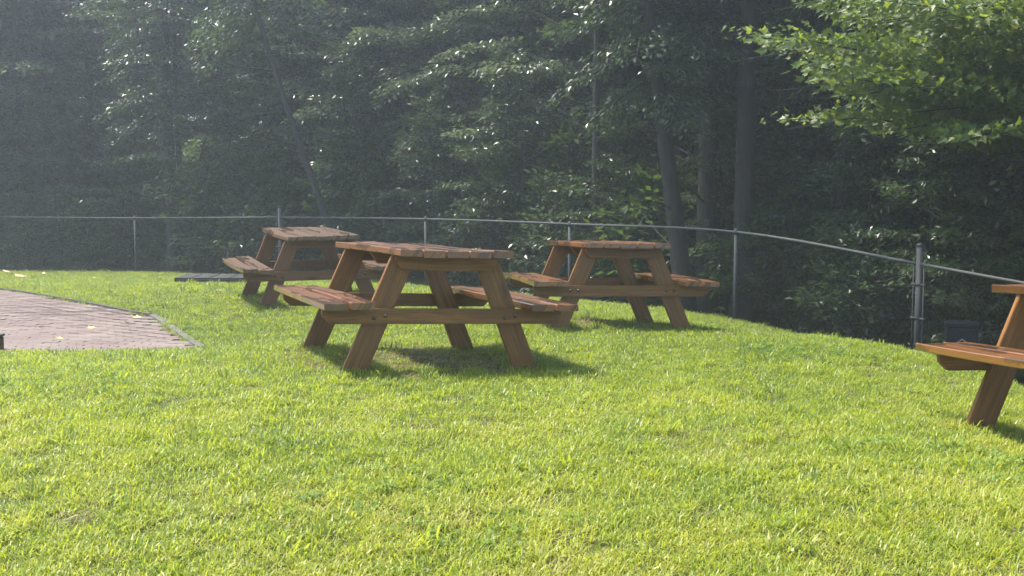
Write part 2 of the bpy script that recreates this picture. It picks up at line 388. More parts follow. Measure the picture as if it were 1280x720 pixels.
def tuft(seed, n=60, rad=.10, hmin=.025, hmax=.06, wid=.006, lay=.8, mat=None):
    r = np.random.default_rng(seed)
    ang = r.uniform(0, 2*np.pi, n); rr = rad*np.sqrt(r.uniform(0, 1, n))
    bx, by = rr*np.cos(ang), rr*np.sin(ang)
    az = r.uniform(0, 2*np.pi, n); h = r.uniform(hmin, hmax, n); bend = r.uniform(.25, 1.25, n)*lay
    w = wid*r.uniform(.6, 1.2, n)
    # arc in the blade's vertical plane: angle from vertical grows from a0 to a0+bend
    a0 = r.uniform(0, .5, n)*lay
    seg = 3; P = [np.stack([bx, by, np.full(n, -.008)], 1)]
    d = np.stack([np.cos(az), np.sin(az)], 1)
    for k in range(seg):
        a = a0+bend*(k+.5)/seg*1.3; s = (h+.015)/seg*1.15
        stp = np.stack([d[:, 0]*np.sin(a)*s, d[:, 1]*np.sin(a)*s, np.cos(a)*s], 1)
        P.append(P[-1]+stp)
    side = np.stack([-d[:, 1], d[:, 0], r.uniform(-.3, .3, n)], 1)
    wk = [.55, 1., .8]
    V = []
    for k in range(3):
        V += [P[k]-side*(w*wk[k]/2)[:, None], P[k]+side*(w*wk[k]/2)[:, None]]
    V.append(P[3]); V = np.stack(V, 1)            # n,7,3
    o = np.arange(n)[:, None]*7
    q = np.concatenate([o+np.array([0, 1, 3, 2]), o+np.array([2, 3, 5, 4])], 0); t = o+np.array([4, 5, 6])
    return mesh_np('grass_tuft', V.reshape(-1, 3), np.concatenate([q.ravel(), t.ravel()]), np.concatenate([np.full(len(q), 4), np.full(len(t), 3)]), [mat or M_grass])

TABLES = [((-.665, 7.841), .10), ((.835, 10.669), .0), ((-2.18, 12.505), .03), ((3.131, 5.643), -.03)]
def build_grass():
    protos = [tuft(1, 64, .08, .010, .028, .004, 1.35), tuft(2, 64, .08, .010, .027, .0038, 1.6), tuft(3, 58, .08, .016, .038, .0046, 1.25), tuft(4, 60, .08, .012, .028, .0038, 1.6), tuft(5, 26, .07, .03, .062, .0072, 1.1), tuft(6, 40, .08, .01, .022, .004, 1.6), tuft(7, 46, .09, .015, .04, .0034, 2.3, M_straw), clover(8)]
    pts = []
    for (r0, r1, dens) in ((2.2, 6, 400), (6, 11, 290), (11, 18, 170), (18, 28, 105)):
        A = R(44); area = A*(r1*r1-r0*r0); n = int(area*dens)
        rr = np.sqrt(rng.uniform(r0*r0, r1*r1, n)); a = rng.uniform(-A, A, n)
        pts.append(np.stack([rr*np.sin(a), rr*np.cos(a), np.full(n, 1.0+max(0, r0-5)*.018)], 1))
    # a thinner ring round the viewer so that the lawn goes on outside the frame
    n = 7000; p = np.stack([rng.uniform(-16, 9, n), rng.uniform(-8, 24, n), np.full(n, 1.5)], 1)
    a = np.abs(np.arctan2(p[:, 0], p[:, 1])); p = p[(a > R(43)) | (p[:, 1] < 2.2)]; pts.append(p)
    P = np.concatenate(pts); fd = fence_dist(P[:, :2])
    P = P[(fd > -.25) & ~in_poly(P[:, :2], PATIO)]
    # trodden bare earth under the tables
    keep = np.ones(len(P), bool); bare = np.zeros(len(P), bool)
    for (c, _), rad in zip(TABLES, (.62, .5, .5, .5)):
        d = np.hypot(P[:, 0]-c[0]-.1, (P[:, 1]-c[1]))/rad
        keep &= rng.uniform(0, 1, len(P)) > np.clip(1.0-.6*d, 0, .62); bare |= rng.uniform(0, 1, len(P)) < np.clip(1.15-.6*d, 0, .8)
    P = P[keep]; bare = bare[keep]
    # not under the old board platform
    n = len(P); z = gz(P[:, 0], P[:, 1])
    noise = np.sin(P[:, 0]*1.7+np.sin(P[:, 1]*1.3)*2)*np.sin(P[:, 1]*1.1+1.3*np.sin(P[:, 0]*.9))
    idx = rng.choice([0, 1, 2, 3, 4, 5], n, p=[.26, .26, .19, .16, .05, .08])
    thatch = rng.uniform(0, 1, n) < .06+.10*(np.sin(P[:, 0]*2.3+P[:, 1])*np.sin(P[:, 1]*2.9-P[:, 0]) > .4); idx[thatch] = 6
    weeds = (np.sin(P[:, 0]*1.3+2)*np.sin(P[:, 1]*1.9+P[:, 0]*.7) > .72) & (rng.uniform(0, 1, n) < .13); idx[weeds] = 7
    lush = (noise > .45) & (rng.uniform(0, 1, n) < .4); idx[lush] = 2
    idx[bare] = 6
    rots = np.stack([rng.normal(0, .1, n), rng.normal(0, .1, n), rng.uniform(0, 6.28, n)], 1)
    scl = P[:, 2]*rng.uniform(.8, 1.25, n)
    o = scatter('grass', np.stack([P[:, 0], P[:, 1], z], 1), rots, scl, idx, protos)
    tag(o, 'bright yellow green mown lawn grass of coarse blades', 'grass', kind='stuff')
build_grass()

# ------------------------------------------------------------------ picnic tables
def grain_uv(me, axis):
    """uv map 'grain': u along the board (metres), v across it"""
    uv = me.uv_layers.new(name='grain'); n = len(me.loops)
    vi = np.zeros(n, np.int32); me.loops.foreach_get('vertex_index', vi)
    co = np.zeros(len(me.vertices)*3, np.float32); me.vertices.foreach_get('co', co); co = co.reshape(-1, 3)
    a = Vector(axis).normalized()
    b = a.cross(Vector((0, 0, 1))) if abs(a.z) < .9 else Vector((0, 1, 0)).cross(a)
    b.normalize(); c = a.cross(b)
    u = co@np.array(a); w = co@np.array(b)+.73*(co@np.array(c))
    uv.data.foreach_set('uv', np.stack([u[vi], w[vi]], 1).astype(np.float32).ravel())

def plank(mb, x0, x1, y0, y1, z0, z1, r, cup=.004, warp=.006):
    """board along Y, bent and twisted a little by weather"""
    n = 9; w = warp*r.normal(); tw = .012*r.normal(); ph = r.uniform(-.3, .3); e0, e1 = r.uniform(-.006, .006, 2)
    cx = (x0+x1)/2; vs = []; fs = []; b = .005
    prof = [(x0+b, z0), (x1-b, z0), (x1, z0+b), (x1, z1-b), (x1-b, z1), (cx, z1-cup), (x0+b, z1), (x0, z1-b), (x0, z0+b)]
    k = len(prof)
    for i in range(n):
        t = i/(n-1); y = y0+e0+(y1+e1-y0-e0)*t; dz = w*math.sin(math.pi*(t+ph)); ta = tw*(t-.5)
        ins = .004 if i in (0, n-1) else 0
        for x, z in prof: vs.append((x+(cx-x)*ins*4, y, z+dz+(x-cx)*ta))
    for i in range(n-1):
        for j in range(k): fs.append([i*k+j, i*k+(j+1) % k, (i+1)*k+(j+1) % k, (i+1)*k+j][::-1])
    fs.append(list(range(k))); fs.append([(n-1)*k+j for j in range(k)][::-1])
    mb.add(vs, fs)

def board(mb, p0, p1, width, thick, wdir, bev=.004, cut0=None, cut1=None):
    """straight board from p0 to p1 lying in the XZ plane, thickness along Y. cut: z of horizontal end cuts"""
    p0, p1 = Vector(p0), Vector(p1); a = (p1-p0).normalized(); s = Vector((a.z, 0, -a.x))
    c = []
    for p, cut in ((p0, cut0), (p1, cut1)):
        for sg in (-1, 1):
            q = p+s*(sg*width/2)
            if cut is not None: q = q+a*((cut-q.z)/a.z)
            c.append(q)
    q = [c[0], c[1], c[3], c[2]]
    prism(mb, [(v.x, v.z) for v in q], p0.y-thick/2, p0.y+thick/2, bev)

def prism(mb, poly, y0, y1, bev=.004):
    import bmesh
    bm = bmesh.new()
    f = bm.faces.new([bm.verts.new((x, y0, z)) for x, z in poly])
    r = bmesh.ops.extrude_face_region(bm, geom=[f])
    for v in r['geom']:
        if isinstance(v, bmesh.types.BMVert): v.co.y = y1
    bmesh.ops.recalc_face_normals(bm, faces=bm.faces[:])
    if bev: bmesh.ops.bevel(bm, geom=bm.edges[:], offset=bev, segments=2, affect='EDGES')
    mb.bm(bm)

W_, H_, HS, S_, WS = .715, .765, .445, .80, .305
def make_table(seed, mt, mf):
    r = np.random.default_rng(seed)
    root = empty('picnic_table')
    mb = MB(); n = 5; pw = (W_-.008*(n-1))/n
    for i in range(n):
        x0 = -W_/2+i*(pw+.008); plank(mb, x0, x0+pw, -.915, .915, H_-.042, H_+r.uniform(-.003, .003), r)
    o = mb.build('tabletop', mt, root); grain_uv(o.data, (0, 1, 0))
    for s in (-1, 1):
        mb = MB(); pw = (WS-.012)/2
        for i in range(2):
            x0 = (S_-WS+i*(pw+.012)); a, b = (x0, x0+pw) if s > 0 else (-x0-pw, -x0)
            plank(mb, a, b, -.905, .905, HS-.042, HS+r.uniform(-.003, .003), r)
        o = mb.build('bench_seat', mt, root); grain_uv(o.data, (0, 1, 0))
    XF, XT = .562, .262
    for e in (-1, 1):
        for s in (-1, 1):
            mb = MB(); top = H_-.0445
            d = Vector((XF-XT, 0, -(top))).normalized()
            board(mb, (s*(XF+.03), e*.645, -.075), (s*XT, e*.645, top), .145, .04, 0, cut0=-.07, cut1=top)
            o = mb.build('leg', mf, root); grain_uv(o.data, (s*(XT-XF), 0, top))
        y = e*.688; mb = MB(); z1 = HS-.0445; z0 = z1-.094
        ex = S_-.03
        prism(mb, [(-ex, z1), (-ex, z1-.045), (-ex+.05, z0), (ex-.05, z0), (ex, z1-.045), (ex, z1)], y-.02, y+.02)
        so = mb.build('seat_support', mf, root); grain_uv(so.data, (1, 0, 0))
        for bx in (-.455, -.385, .385, .455):
            b = MB(); yy = y+e*.02
            b.tube([(bx, yy-e*.002, z0+.045+.012*np.sign(r.normal())), (bx, yy+e*.009, z0+.047)], .0115, 6)
            b.build('bolt', M_bolt, so)
        mb = MB(); z1 = H_-.0445
        prism(mb, [(-W_/2+.03, z1), (-W_/2+.03, z1-.03), (-W_/2+.07, z1-.085), (W_/2-.07, z1-.085), (W_/2-.03, z1-.03), (W_/2-.03, z1)], e*.687-.019, e*.687+.019)
        o = mb.build('top_support', mf, root); grain_uv(o.data, (1, 0, 0))
    mb = MB(); prism(mb, [(-W_/2+.04, H_-.0445), (-W_/2+.09, H_-.12), (W_/2-.09, H_-.12), (W_/2-.04, H_-.0445)], -.019, .019)
    o = mb.build('centre_batten', mf, root); grain_uv(o.data, (1, 0, 0))
    return root

tdata = [
 (1, (-.665, 7.841, .10), (-.81, 2.21, 20.44), M_top, M_frame, 'brown wooden picnic table in the middle of the lawn, its wet boards catching the light'),
 (2, (.835, 10.669, .0), (-1.7, .78, 8.59), M_top, M_frame, 'brown wooden picnic table with warped top between the middle table and the fence'),
 (3, (-2.18, 12.505, .029), (.95, -.2, 20.13), M_old, M_oldf, 'weathered greyish brown picnic table farthest back, beside the flat dark board platform'),
 (4, (3.131, 5.643, .004), (-3.6, .17, 4.8), M_top, M_frame, 'reddish brown picnic table cut off by the right edge of the picture'),
]
for sd, loc, (rx, ry, rz), mt, mf, lab in tdata:
    t = make_table(sd, mt, mf); t.location = loc; t.rotation_euler = (R(rx), R(ry), R(rz))
    tag(t, lab, 'picnic table', 'picnic tables on the lawn')

# ------------------------------------------------------------------ fence
def build_fence():
    root = empty('chain_link_fence', (*FENCE[5], g1(*FENCE[5])))
    inv = Matrix.Translation(-root.location)
    P = [Vector((x, y, g1(x, y))) for x, y in FENCE]
    HT = 1.2
    def part(name, mb, mat, parent=root):
        o = mb.build(name, mat, parent)
        o.data.transform(inv); return o
    for i, p in enumerate(P):
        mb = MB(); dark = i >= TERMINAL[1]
        if i in TERMINAL:
            mb.tube([p-Vector((0, 0, .3)), p+Vector((0, 0, HT+.19))], .036, 14)
            mb.tube([p+Vector((0, 0, HT+.188)), p+Vector((0, 0, HT+.205)), p+Vector((0, 0, HT+.225))], [.041, .039, .012], 14)
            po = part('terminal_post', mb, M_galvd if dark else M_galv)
            for j in (-1, 1):
                if not 0 <= i+j < len(P): continue
                d = (P[i+j]-p); d.z = 0; d.normalize(); q = p+d*.085
                b = MB(); b.tube([q-Vector((0, 0, .02)), q+Vector((0, 0, HT+.05 if j < 0 else HT-.02))], .008, 6); part('tension_bar', b, M_galvd, po)
                for hh in (.25, .62, .98):
                    b = MB(); c = p+Vector((0, 0, hh))
                    b.tube([c+d*.115-Vector((0, 0, .0)), c-d*.045], .012, 8)
                    b.tube([c-Vector((0, 0, .014)), c+Vector((0, 0, .014))], .0395, 14); part('tension_band', b, M_galvd, po)
        else:
            mb.tube([p-Vector((0, 0, .3)), p+Vector((0, 0, HT-.03))], .024, 12)
            mb.tube([p+Vector((0, 0, HT-.03)), p+Vector((0, 0, HT+.0)), p+Vector((0, 0, HT+.045))], [.028, .034, .02], 12)
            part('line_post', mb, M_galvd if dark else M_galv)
    # rails, gently bowed between posts
    for a, b in ((0, 5), (5, 9), (9, len(P)-1)):
        pts = []
        for i in range(a, b):
            p, q = P[i]+Vector((0, 0, HT)), P[i+1]+Vector((0, 0, HT))
            m = [P[max(i-1, a)]+Vector((0, 0, HT)), p, q, P[min(i+2, b)]+Vector((0, 0, HT))]
            for k in range(6):
                t = k/6
                pts.append(.5*((2*m[1])+(m[2]-m[0])*t+(2*m[0]-5*m[1]+4*m[2]-m[3])*t*t+(3*m[1]-m[0]-3*m[2]+m[3])*t**3))
        pts.append(P[b]+Vector((0, 0, HT)))
        mb = MB(); mb.tube(pts, .017, 10)
        for k in range(9, len(pts)-4, 12): mb.tube([pts[k], pts[k].lerp(pts[k+1], .15)], .023, 10)
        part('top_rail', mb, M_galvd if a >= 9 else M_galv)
    # woven wire: two families of thin diagonals, one object
    V = []; Fq = []; n0 = 0
    for i in range(len(P)-1):
        p, q = P[i], P[i+1]; d = q-p; Lg = math.hypot(d.x, d.y)
        for sg in (-1, 1):
            for s in np.arange(-HT, Lg+HT, .075):
                pts = []
                for h in (.02, HT-.02):
                    pts.append([s+h if sg > 0 else s+HT-h, h])
                (s0, h0), (s1, h1) = pts
                def clip(sc):
                    t = (sc-s0)/(s1-s0); return sc, h0+(h1-h0)*t
                lo, hi = min(s0, s1), max(s0, s1)
                if hi <= 0 or lo >= Lg: continue
                if s0 < 0: s0, h0 = clip(0)
                if s0 > Lg: s0, h0 = clip(Lg)
                if s1 < 0: s1, h1 = clip(0)
                if s1 > Lg: s1, h1 = clip(Lg)
                A = p+d*(s0/Lg)+Vector((0, 0, h0)); B = p+d*(s1/Lg)+Vector((0, 0, h1))
                nrm = Vector((-d.y, d.x, 0)).normalized()*.0004; ax = (B-A).normalized(); sd = ax.cross(nrm)
                for X in (A, B):
                    for k in range(3):
                        t = 2.094*k; V.append(X+nrm*math.cos(t)+sd*math.sin(t))
                for k in range(3): Fq.append([n0+k, n0+(k+1) % 3, n0+3+(k+1) % 3, n0+3+k])
                n0 += 6
    me = mesh_np('wire_mesh', np.array([tuple(v) for v in V]), np.array(Fq).ravel(), np.full(len(Fq), 4), [M_wire])
    o = link('wire_mesh', me, root); me.transform(inv)
    tag(root, 'galvanised chain link fence with a round top rail at the edge of the woods', 'fence')
build_fence()

# ------------------------------------------------------------------ patio of brick pavers
def build_patio():
    V = []; Fs = []; n0 = 0
    d = Vector((-1.0, -.02)).normalized(); e = Vector((-d.y, d.x)); e = -e if e.y < 0 else e
    o = Vector(PATIO[0]); Lp, Wp, g = .2, .1, .004
    r = np.random.default_rng(3)
    inner = PATIO
    for row in range(-2, 95):
        for c in range(-6, 52):
            u = (c+(.5 if row % 2 else 0))*Lp; w = row*Wp
            ctr = o+d*u+e*w
            if not in_poly(np.array([[ctr.x, ctr.y]]), inner)[0]: continue
            a, b, k = Lp/2-g/2, Wp/2-g/2, .013
            z = g1(ctr.x, ctr.y)+.012+r.normal()*.0012; t1, t2 = r.normal(0, .012, 2)
            oc = [(-a+k, -b), (a-k, -b), (a, -b+k), (a, b-k), (a-k, b), (-a+k, b), (-a, b-k), (-a, -b+k)]
            top = []; bot = []
            for (x, y) in oc:
                p = ctr+d*x+e*y; q = ctr+d*(x*.98)+e*(y*.965)
                top.append((q.x, q.y, z+x*t1*.5+y*t2)); bot.append((p.x, p.y, z-.008))
            V += top+bot
            Fs.append([n0+i for i in range(8)])
            for i in range(8): Fs.append([n0+i, n0+8+i, n0+8+(i+1) % 8, n0+(i+1) % 8])
            n0 += 16
    me = mesh_np('patio', np.array(V), np.concatenate([np.array(f) for f in Fs]), [len(f) for f in Fs], [M_paver])
    tag(link('patio', me), kind='structure')
    # edging strips
    for name, pts, w, mat, hh in (('patio_edging', [PATIO[0], PATIO[1]], .06, M_edge, .022), ('patio_edging', [PATIO[1], PATIO[2], PATIO[3]], .03, M_edged, .03)):
        mb = MB()
        for a, b in zip(pts[:-1], pts[1:]):
            m = 10
            for i in range(m):
                p = Vector(a).lerp(Vector(b), i/m); q = Vector(a).lerp(Vector(b), (i+.985)/m)
                t = (q-p).normalized(); s = Vector((t.y, -t.x))*w
                vs = []
                for pp in (p, q):
                    for ss in (0, 1):
                        x = pp+s*ss; z = g1(x.x, x.y)
                        vs += [(x.x, x.y, z-.05), (x.x, x.y, z+hh)]
                mb.add(vs, [[1, 3, 7, 5], [0, 1, 5, 4], [2, 6, 7, 3], [0, 2, 3, 1], [4, 5, 7, 6]])
        tag(mb.build(name, mat), kind='structure')
build_patio()

# ------------------------------------------------------------------ small things
def build_platform():
    p = ground_at(218, 355); q = p+Vector((1.35, .12, 0)); root = empty('board_platform', p+Vector((0, 0, .025)), (0, 0, R(3)))
    r = np.random.default_rng(8); x = 0
    for i in range(4):
        w = .26+r.uniform(-.02, .03); mb = MB(); mb.box(x, x+w-.012, 0, .8, -.02, .062+r.uniform(-.004, .004), bev=.006); x += w
        mb.build('board', M_board, root)
    mb = MB(); mb.box(.02, x-.03, -.025, -.002, -.05, .04, bev=.004); mb.build('front_rail', M_board, root)
    tag(root, 'low flat platform of dark grey boards lying on the lawn beside the farthest picnic table', 'platform')
build_platform()

def build_edge_block():
    p = ground_at(0, 439); root = empty('light_bollard', (p.x-.05, p.y, p.z))
    mb = MB(); mb.box(-.06, .06, -.06, .06, -.05, .11, bev=.012); mb.build('post', M_black, root)
    mb = MB(); mb.box(-.066, .066, -.066, .066, .112, .128, bev=.005); mb.build('cap', M_black, root)
    tag(root, 'short square black stub at the left edge of the picture beside the brick patio', 'bollard')
build_edge_block()

def build_bin():
    c = at_depth(1202, 416, 12.5); z = g1(c.x, c.y); root = empty('storage_bin', (c.x, c.y, z), (0, 0, R(-18)))
    h = c.z+.12-z
    mb = MB(); mb.box(-.16, .16, -.14, .14, 0, h-.05, bev=.02); mb.build('bin_body', M_navy, root)
    mb = MB(); mb.box(-.175, .175, -.155, .155, h-.048, h, bev=.012); mb.build('lid', M_navy, root)
    mb = MB()
    mb.tube([(-.06, -.147, h-.22), (0, -.15, h-.17), (.05, -.15, h-.21), (.07, -.15, h-.29), (.13, -.147, h-.3)], .007, 6)
    mb.tube([(-.02, -.147, h-.27), (.03, -.15, h-.24), (.05, -.15, h-.21)], .006, 6)
    mb.build('strap', M_pale, root)
    tag(root, 'dark navy bin with a pale looped strap, half hidden behind the right bench and fence', 'bin')
build_bin()

def fallen_leaf_mesh(seed, mat):
    r = np.random.default_rng(seed)
    n = 12; vs = [(0, 0, .006)]
    for i in range(n):
        t = 2*math.pi*i/n; rad = .5*(1+.28*math.cos(3*t+.4)+.15*r.normal())*(.62 if i % 2 else 1)
        x, y = rad*math.cos(t), rad*.75*math.sin(t); vs.append((x, y, .12*(x*x)+.3*abs(y)*r.uniform(.3, 1)))
    mb = MB(); mb.add(vs, [[0, i+1, (i+1) % n+1] for i in range(n)])
    mb.tube([(-.45, 0, .03), (-.75, .05, .05)], .02, 4)
    return mb.mesh('fallen_leaf', mat)
LV = [fallen_leaf_mesh(i, M_dry if i < 2 else M_yel) for i in range(4)]
spots = [(8, 344, 0, .26, 'tan curled leaf on the grass at the left edge of the picture'), (24, 350, 1, .24, 'long tan leaf on the grass, second from the left edge'),
 (51, 343, 3, .2, 'yellowish leaf on the grass, upper one of a pair beyond the patio'), (54, 346, 0, .15, 'tan leaf on the grass, lower one of a pair beyond the patio'),
 (28, 360, 3, .10, 'small pale leaf on the grass right at the back edge of the patio'), (200, 347.5, 0, .17, 'tan leaf on the grass just left of the board platform'),
 (212, 351, 3, .07, 'tiny yellow leaf on the grass touching the left end of the board platform'), (135, 342, 2, .10, 'small yellow leaf on the far lawn near the thin fence post'),
 (184, 338, 1, .1, 'small tan leaf on the far lawn close to the fence foot'), (118, 353, 2, .06, 'tiny pale leaf on the lawn behind the patio'),
 (172, 399, 2, .10, 'yellow leaf lying on the far corner of the brick patio'), (114, 412, 2, .085, 'pale yellow leaf lying in the middle of the brick patio'),
 (159, 405, 3, .08, 'pale flat leaf on the pavers right of the middle leaf'), (75, 425, 3, .06, 'small pale leaf near the front edge of the brick patio'),
 (233, 421, 1, .06, 'tan leaf resting on the concrete edging of the patio'), (52, 411, 1, .06, 'small tan leaf on the left part of the brick patio'),
 (170, 470, 3, .05, 'tiny white leaf in the lawn in front of the patio')]
for k, (u, v, m, s, lab) in enumerate(spots):
    p = ground_at(u, v); o = link('fallen_leaf', LV[m])
    on = in_poly(np.array([[p.x, p.y]]), PATIO)[0]
    o.location = p+Vector((0, 0, .016 if on else .07)); o.scale = (s, s, s); o.rotation_euler = (random.uniform(-.25, .25), random.uniform(-.25, .25), random.uniform(-.6, .6))
    tag(o, lab, 'leaf', 'fallen leaves')
bpy.context.view_layer.update()
for tb, (x, y), lab in ((0, (.17, -.72), 'small yellow leaf on the tabletop of the middle picnic table'), (1, (.16, -.6), 'small yellow leaf on the top of the table before the fence'), (1, (.05, -.3), 'small tan leaf on the top of the table before the fence')):
    t = [o for o in bpy.data.objects if o.name.startswith('picnic_table')][tb]
    p = t.matrix_world @ Vector((x, y, H_+.008)); o = link('fallen_leaf', LV[3 if 'yellow' in lab else 0]); o.location = p; o.scale = (.05,)*3
    o.rotation_euler = (.1, .1, x*20); tag(o, lab, 'leaf', 'fallen leaves')

# ------------------------------------------------------------------ trees
def norm(a): return a/np.maximum(np.linalg.norm(a, axis=-1, keepdims=True), 1e-9)
SIMPLE = (np.array([(0, 0, 0), (-.26, .42, .05), (0, .46, -.03), (.26, .42, .05), (0, 1, -.06)]), [[0, 2, 1], [0, 3, 2], [1, 2, 4], [2, 3, 4]])
_ml = [(0, -.02), (.16, .02), (.30, -.05), (.28, .14), (.52, .34), (.27, .38), (.20, .52), (.0, 1.0), (-.20, .52), (-.27, .38), (-.52, .34), (-.28, .14), (-.30, -.05), (-.16, .02)]
MAPLE = (np.array([(0, .25, -.02)]+[(x, y, .14*abs(x)-.10*max(0, y-.3)) for x, y in _ml]), [[0, i+1, (i+1) % len(_ml)+1] for i in range(len(_ml))])
def leaves_mesh(name, pos, fwd, up, size, template, mat):
    tv, tf = template
    f = norm(fwd); s = norm(np.cross(f, up)); u = np.cross(s, f)
    V = pos[:, None]+size[:, None, None]*(tv[None, :, :1]*s[:, None]+tv[None, :, 1:2]*f[:, None]+tv[None, :, 2:]*u[:, None])
    o = np.arange(len(pos))[:, None, None]*len(tv)
    T = (o+np.array(tf)[None]).reshape(-1, 3)
    return mesh_np(name, V.reshape(-1, 3), T.ravel(), np.full(len(T), 3), [mat])

def spray(r, base, az, el, length, nl, droop=.35, wid=.42, jit=.06):
    """leaves and centre line of one branch"""
    d0 = np.array([math.cos(az)*math.cos(el), math.sin(az)*math.cos(el), math.sin(el)])
    side = np.array([-math.sin(az), math.cos(az), 0.])
    wob = r.normal(0, .12, 2)
    def B(s):
        s = np.asarray(s)[..., None]
        return base+length*(d0*s+side*(wob[0]*np.sin(s*3.)+wob[1]*s*s)*.5+np.array([0, 0, -1.])*droop*s*s)
    s = 1-np.sqrt(r.uniform(0, .86, nl)); sg = np.where(r.uniform(0, 1, nl) < .5, -1., 1.)
    tl = wid*length*(1-s)**.8*np.clip(s*4, .3, 1)+.12
    # leaves sit on discrete twigs
    s = np.round(s*length/.16)*.16/length+r.normal(0, .012, nl)
    t = r.uniform(0, 1, nl)**.8*tl
    tw = norm(side[None]*sg[:, None]+d0[None]*.75)
    pos = B(s)+tw*t[:, None]+np.array([0, 0, -1.])*(t*t*.25)[:, None]+r.normal(0, jit, (nl, 3))*np.array([1, 1, .7])
    fwd = tw+d0[None]*r.uniform(-.3, .9, (nl, 1))+r.normal(0, .45, (nl, 3))+np.array([0, 0, -.45])
    up = np.array([0, 0, 1.])+r.normal(0, .42, (nl, 3))-.15*d0[None]
    return pos, fwd, up, [tuple(x) for x in B(np.linspace(0, 1, 5))]

def make_tree_meshes(seed, h, base, radius, nb, lpb, leaf=.09, template=SIMPLE, lmat=None, trunk_r=.12, lean=(0, 0), dead=0, low=-.1, trunk_wob=.12, lop=None):
    r = np.random.default_rng(seed); lmat = lmat or M_leaf
    zs = np.linspace(-.4, h*.96, 11); t = np.clip(zs/h, 0, 1)
    wx, wy = r.normal(0, trunk_wob, 2); px, py = r.uniform(0, 6, 2)
    tx = lean[0]*zs+wx*np.sin(t*5+px)*np.minimum(t*4, 1); ty = lean[1]*zs+wy*np.sin(t*4+py)*np.minimum(t*4, 1)
    mb = MB(); rad = trunk_r*(1-t*.85)*(1+.5*np.exp(-np.maximum(zs, 0)*5)); mb.tube(list(zip(tx, ty, zs)), list(np.maximum(rad, .012)), 9)
    A = [[], [], [], []]
    az0 = r.uniform(0, 6.28)
    for i in range(nb):
        f = (i+r.uniform(0, 1))/nb; z = base+(h*.97-base)*f
        az = az0+i*2.4+r.normal(0, .3)
        prof = (.55+.9*f if f < .35 else 1.)*(1-max(0, f-.35)/.65)**.65
        ln = max(.5, radius*prof*r.uniform(.65, 1.2)); el = low+.75*f**1.5+r.normal(0, .14)
        if lop is not None: ln *= lop(az)
        b = np.array([np.interp(z, zs, tx), np.interp(z, zs, ty), z])
        n = int(lpb*ln/radius*r.uniform(.7, 1.2))+20
        pos, fwd, up, cl = spray(r, b, az, el, ln, n, droop=r.uniform(.15, .4))
        k = .35*np.interp(z, zs, rad)
        mb.tube(cl, [max(.007, k), max(.006, k*.7), max(.005, k*.5), .005, .003], 5, cap=False)
        for q in range(4):
            s = (q+1.2)/5.5; c0 = Vector(cl[0]).lerp(Vector(cl[1]), 0)
            p0 = Vector(cl[min(4, q+1)]); sgn = 1 if q % 2 else -1
            mb.tube([p0, p0+Vector((-math.sin(az)*sgn+math.cos(az)*.7, math.cos(az)*sgn+math.sin(az)*.7, -.15))*ln*.28*(1-q*.18)], [.006, .003], 4, cap=False)
        A[0].append(pos); A[1].append(fwd); A[2].append(up); A[3].append(leaf*r.uniform(.65, 1.2, len(pos)))
    for i in range(dead):
        z = r.uniform(.8, max(1., base)); az = r.uniform(0, 6.28); ln = r.uniform(.5, 1.4)
        b = Vector((np.interp(z, zs, tx), np.interp(z, zs, ty), z)); d = Vector((math.cos(az), math.sin(az), r.uniform(.1, .7)))
        mb.tube([b, b+d*ln*.5+Vector((0, 0, -.05)), b+d*ln], [.016, .01, .004], 5, cap=False)
    crown = leaves_mesh('crown', *[np.concatenate(a) for a in A], template, lmat)
    return mb.mesh('trunk', M_bark), crown

def place_tree(name, meshes, x, y, rz, s=1., label=None, group=None, cat='tree', tilt=(0, 0)):
    o = empty(name, (x, y, g1(x, y)), (tilt[0], tilt[1], rz)); o.scale = (s,)*3
    link('trunk', meshes[0], o); link('crown', meshes[1], o)
    tag(o, label, cat, group); return o

# kinds of trees: (trunk, crown) meshes shared by the copies
K_broad = [make_tree_meshes(21, 9.5, .7, 2.9, 64, 560, .12, trunk_r=.13, dead=5),
           make_tree_meshes(22, 10., .5, 2.7, 66, 560, .115, lmat=M_leaf, trunk_r=.11, dead=5),
           make_tree_meshes(23, 9.2, 1.2, 3.0, 60, 560, .13, lmat=M_leaf2, trunk_r=.14, dead=6)]
K_skylit = [make_tree_meshes(24, 9.8, .9, 2.8, 66, 600, .105, lmat=M_skylit_leaf, trunk_r=.11, dead=4), make_tree_meshes(25, 9.6, 1.2, 2.7, 64, 600, .10, lmat=M_skylit_leaf, trunk_r=.12, dead=4)]  # wood-edge trees whose leaf colour has the sky light painted in
K_tall = [make_tree_meshes(31, 10.5, 4.0, 2.9, 46, 480, .115, trunk_r=.15, dead=9, trunk_wob=.08),
          make_tree_meshes(32, 10.5, 3.6, 2.6, 46, 480, .115, trunk_r=.17, dead=9, trunk_wob=.06)]
K_thin = [make_tree_meshes(35, 10., 5.2, 2.4, 30, 420, .11, trunk_r=.085, dead=8, trunk_wob=.08)]
K_sap = [make_tree_meshes(41, 4.2, .4, 1.3, 34, 240, .095, trunk_r=.03, low=.1, dead=0),
         make_tree_meshes(42, 3.4, .3, 1.2, 30, 240, .10, trunk_r=.025, low=.15)]
K_shrub = [make_tree_meshes(51, 1.3, .05, .9, 22, 130, .085, trunk_r=.02, low=.35), make_tree_meshes(52, .9, .03, .8, 20, 120, .10, trunk_r=.015, low=.3)]

T = []
def tree_at(u, depth, kind, s, rz, label, name='broadleaf_tree', group='trees along the edge of the woods', tilt=(0, 0), cat='tree'):
    x = (u-640)/F*depth
    return place_tree(name, kind, x, depth, R(rz), s, label, group, cat, tilt)

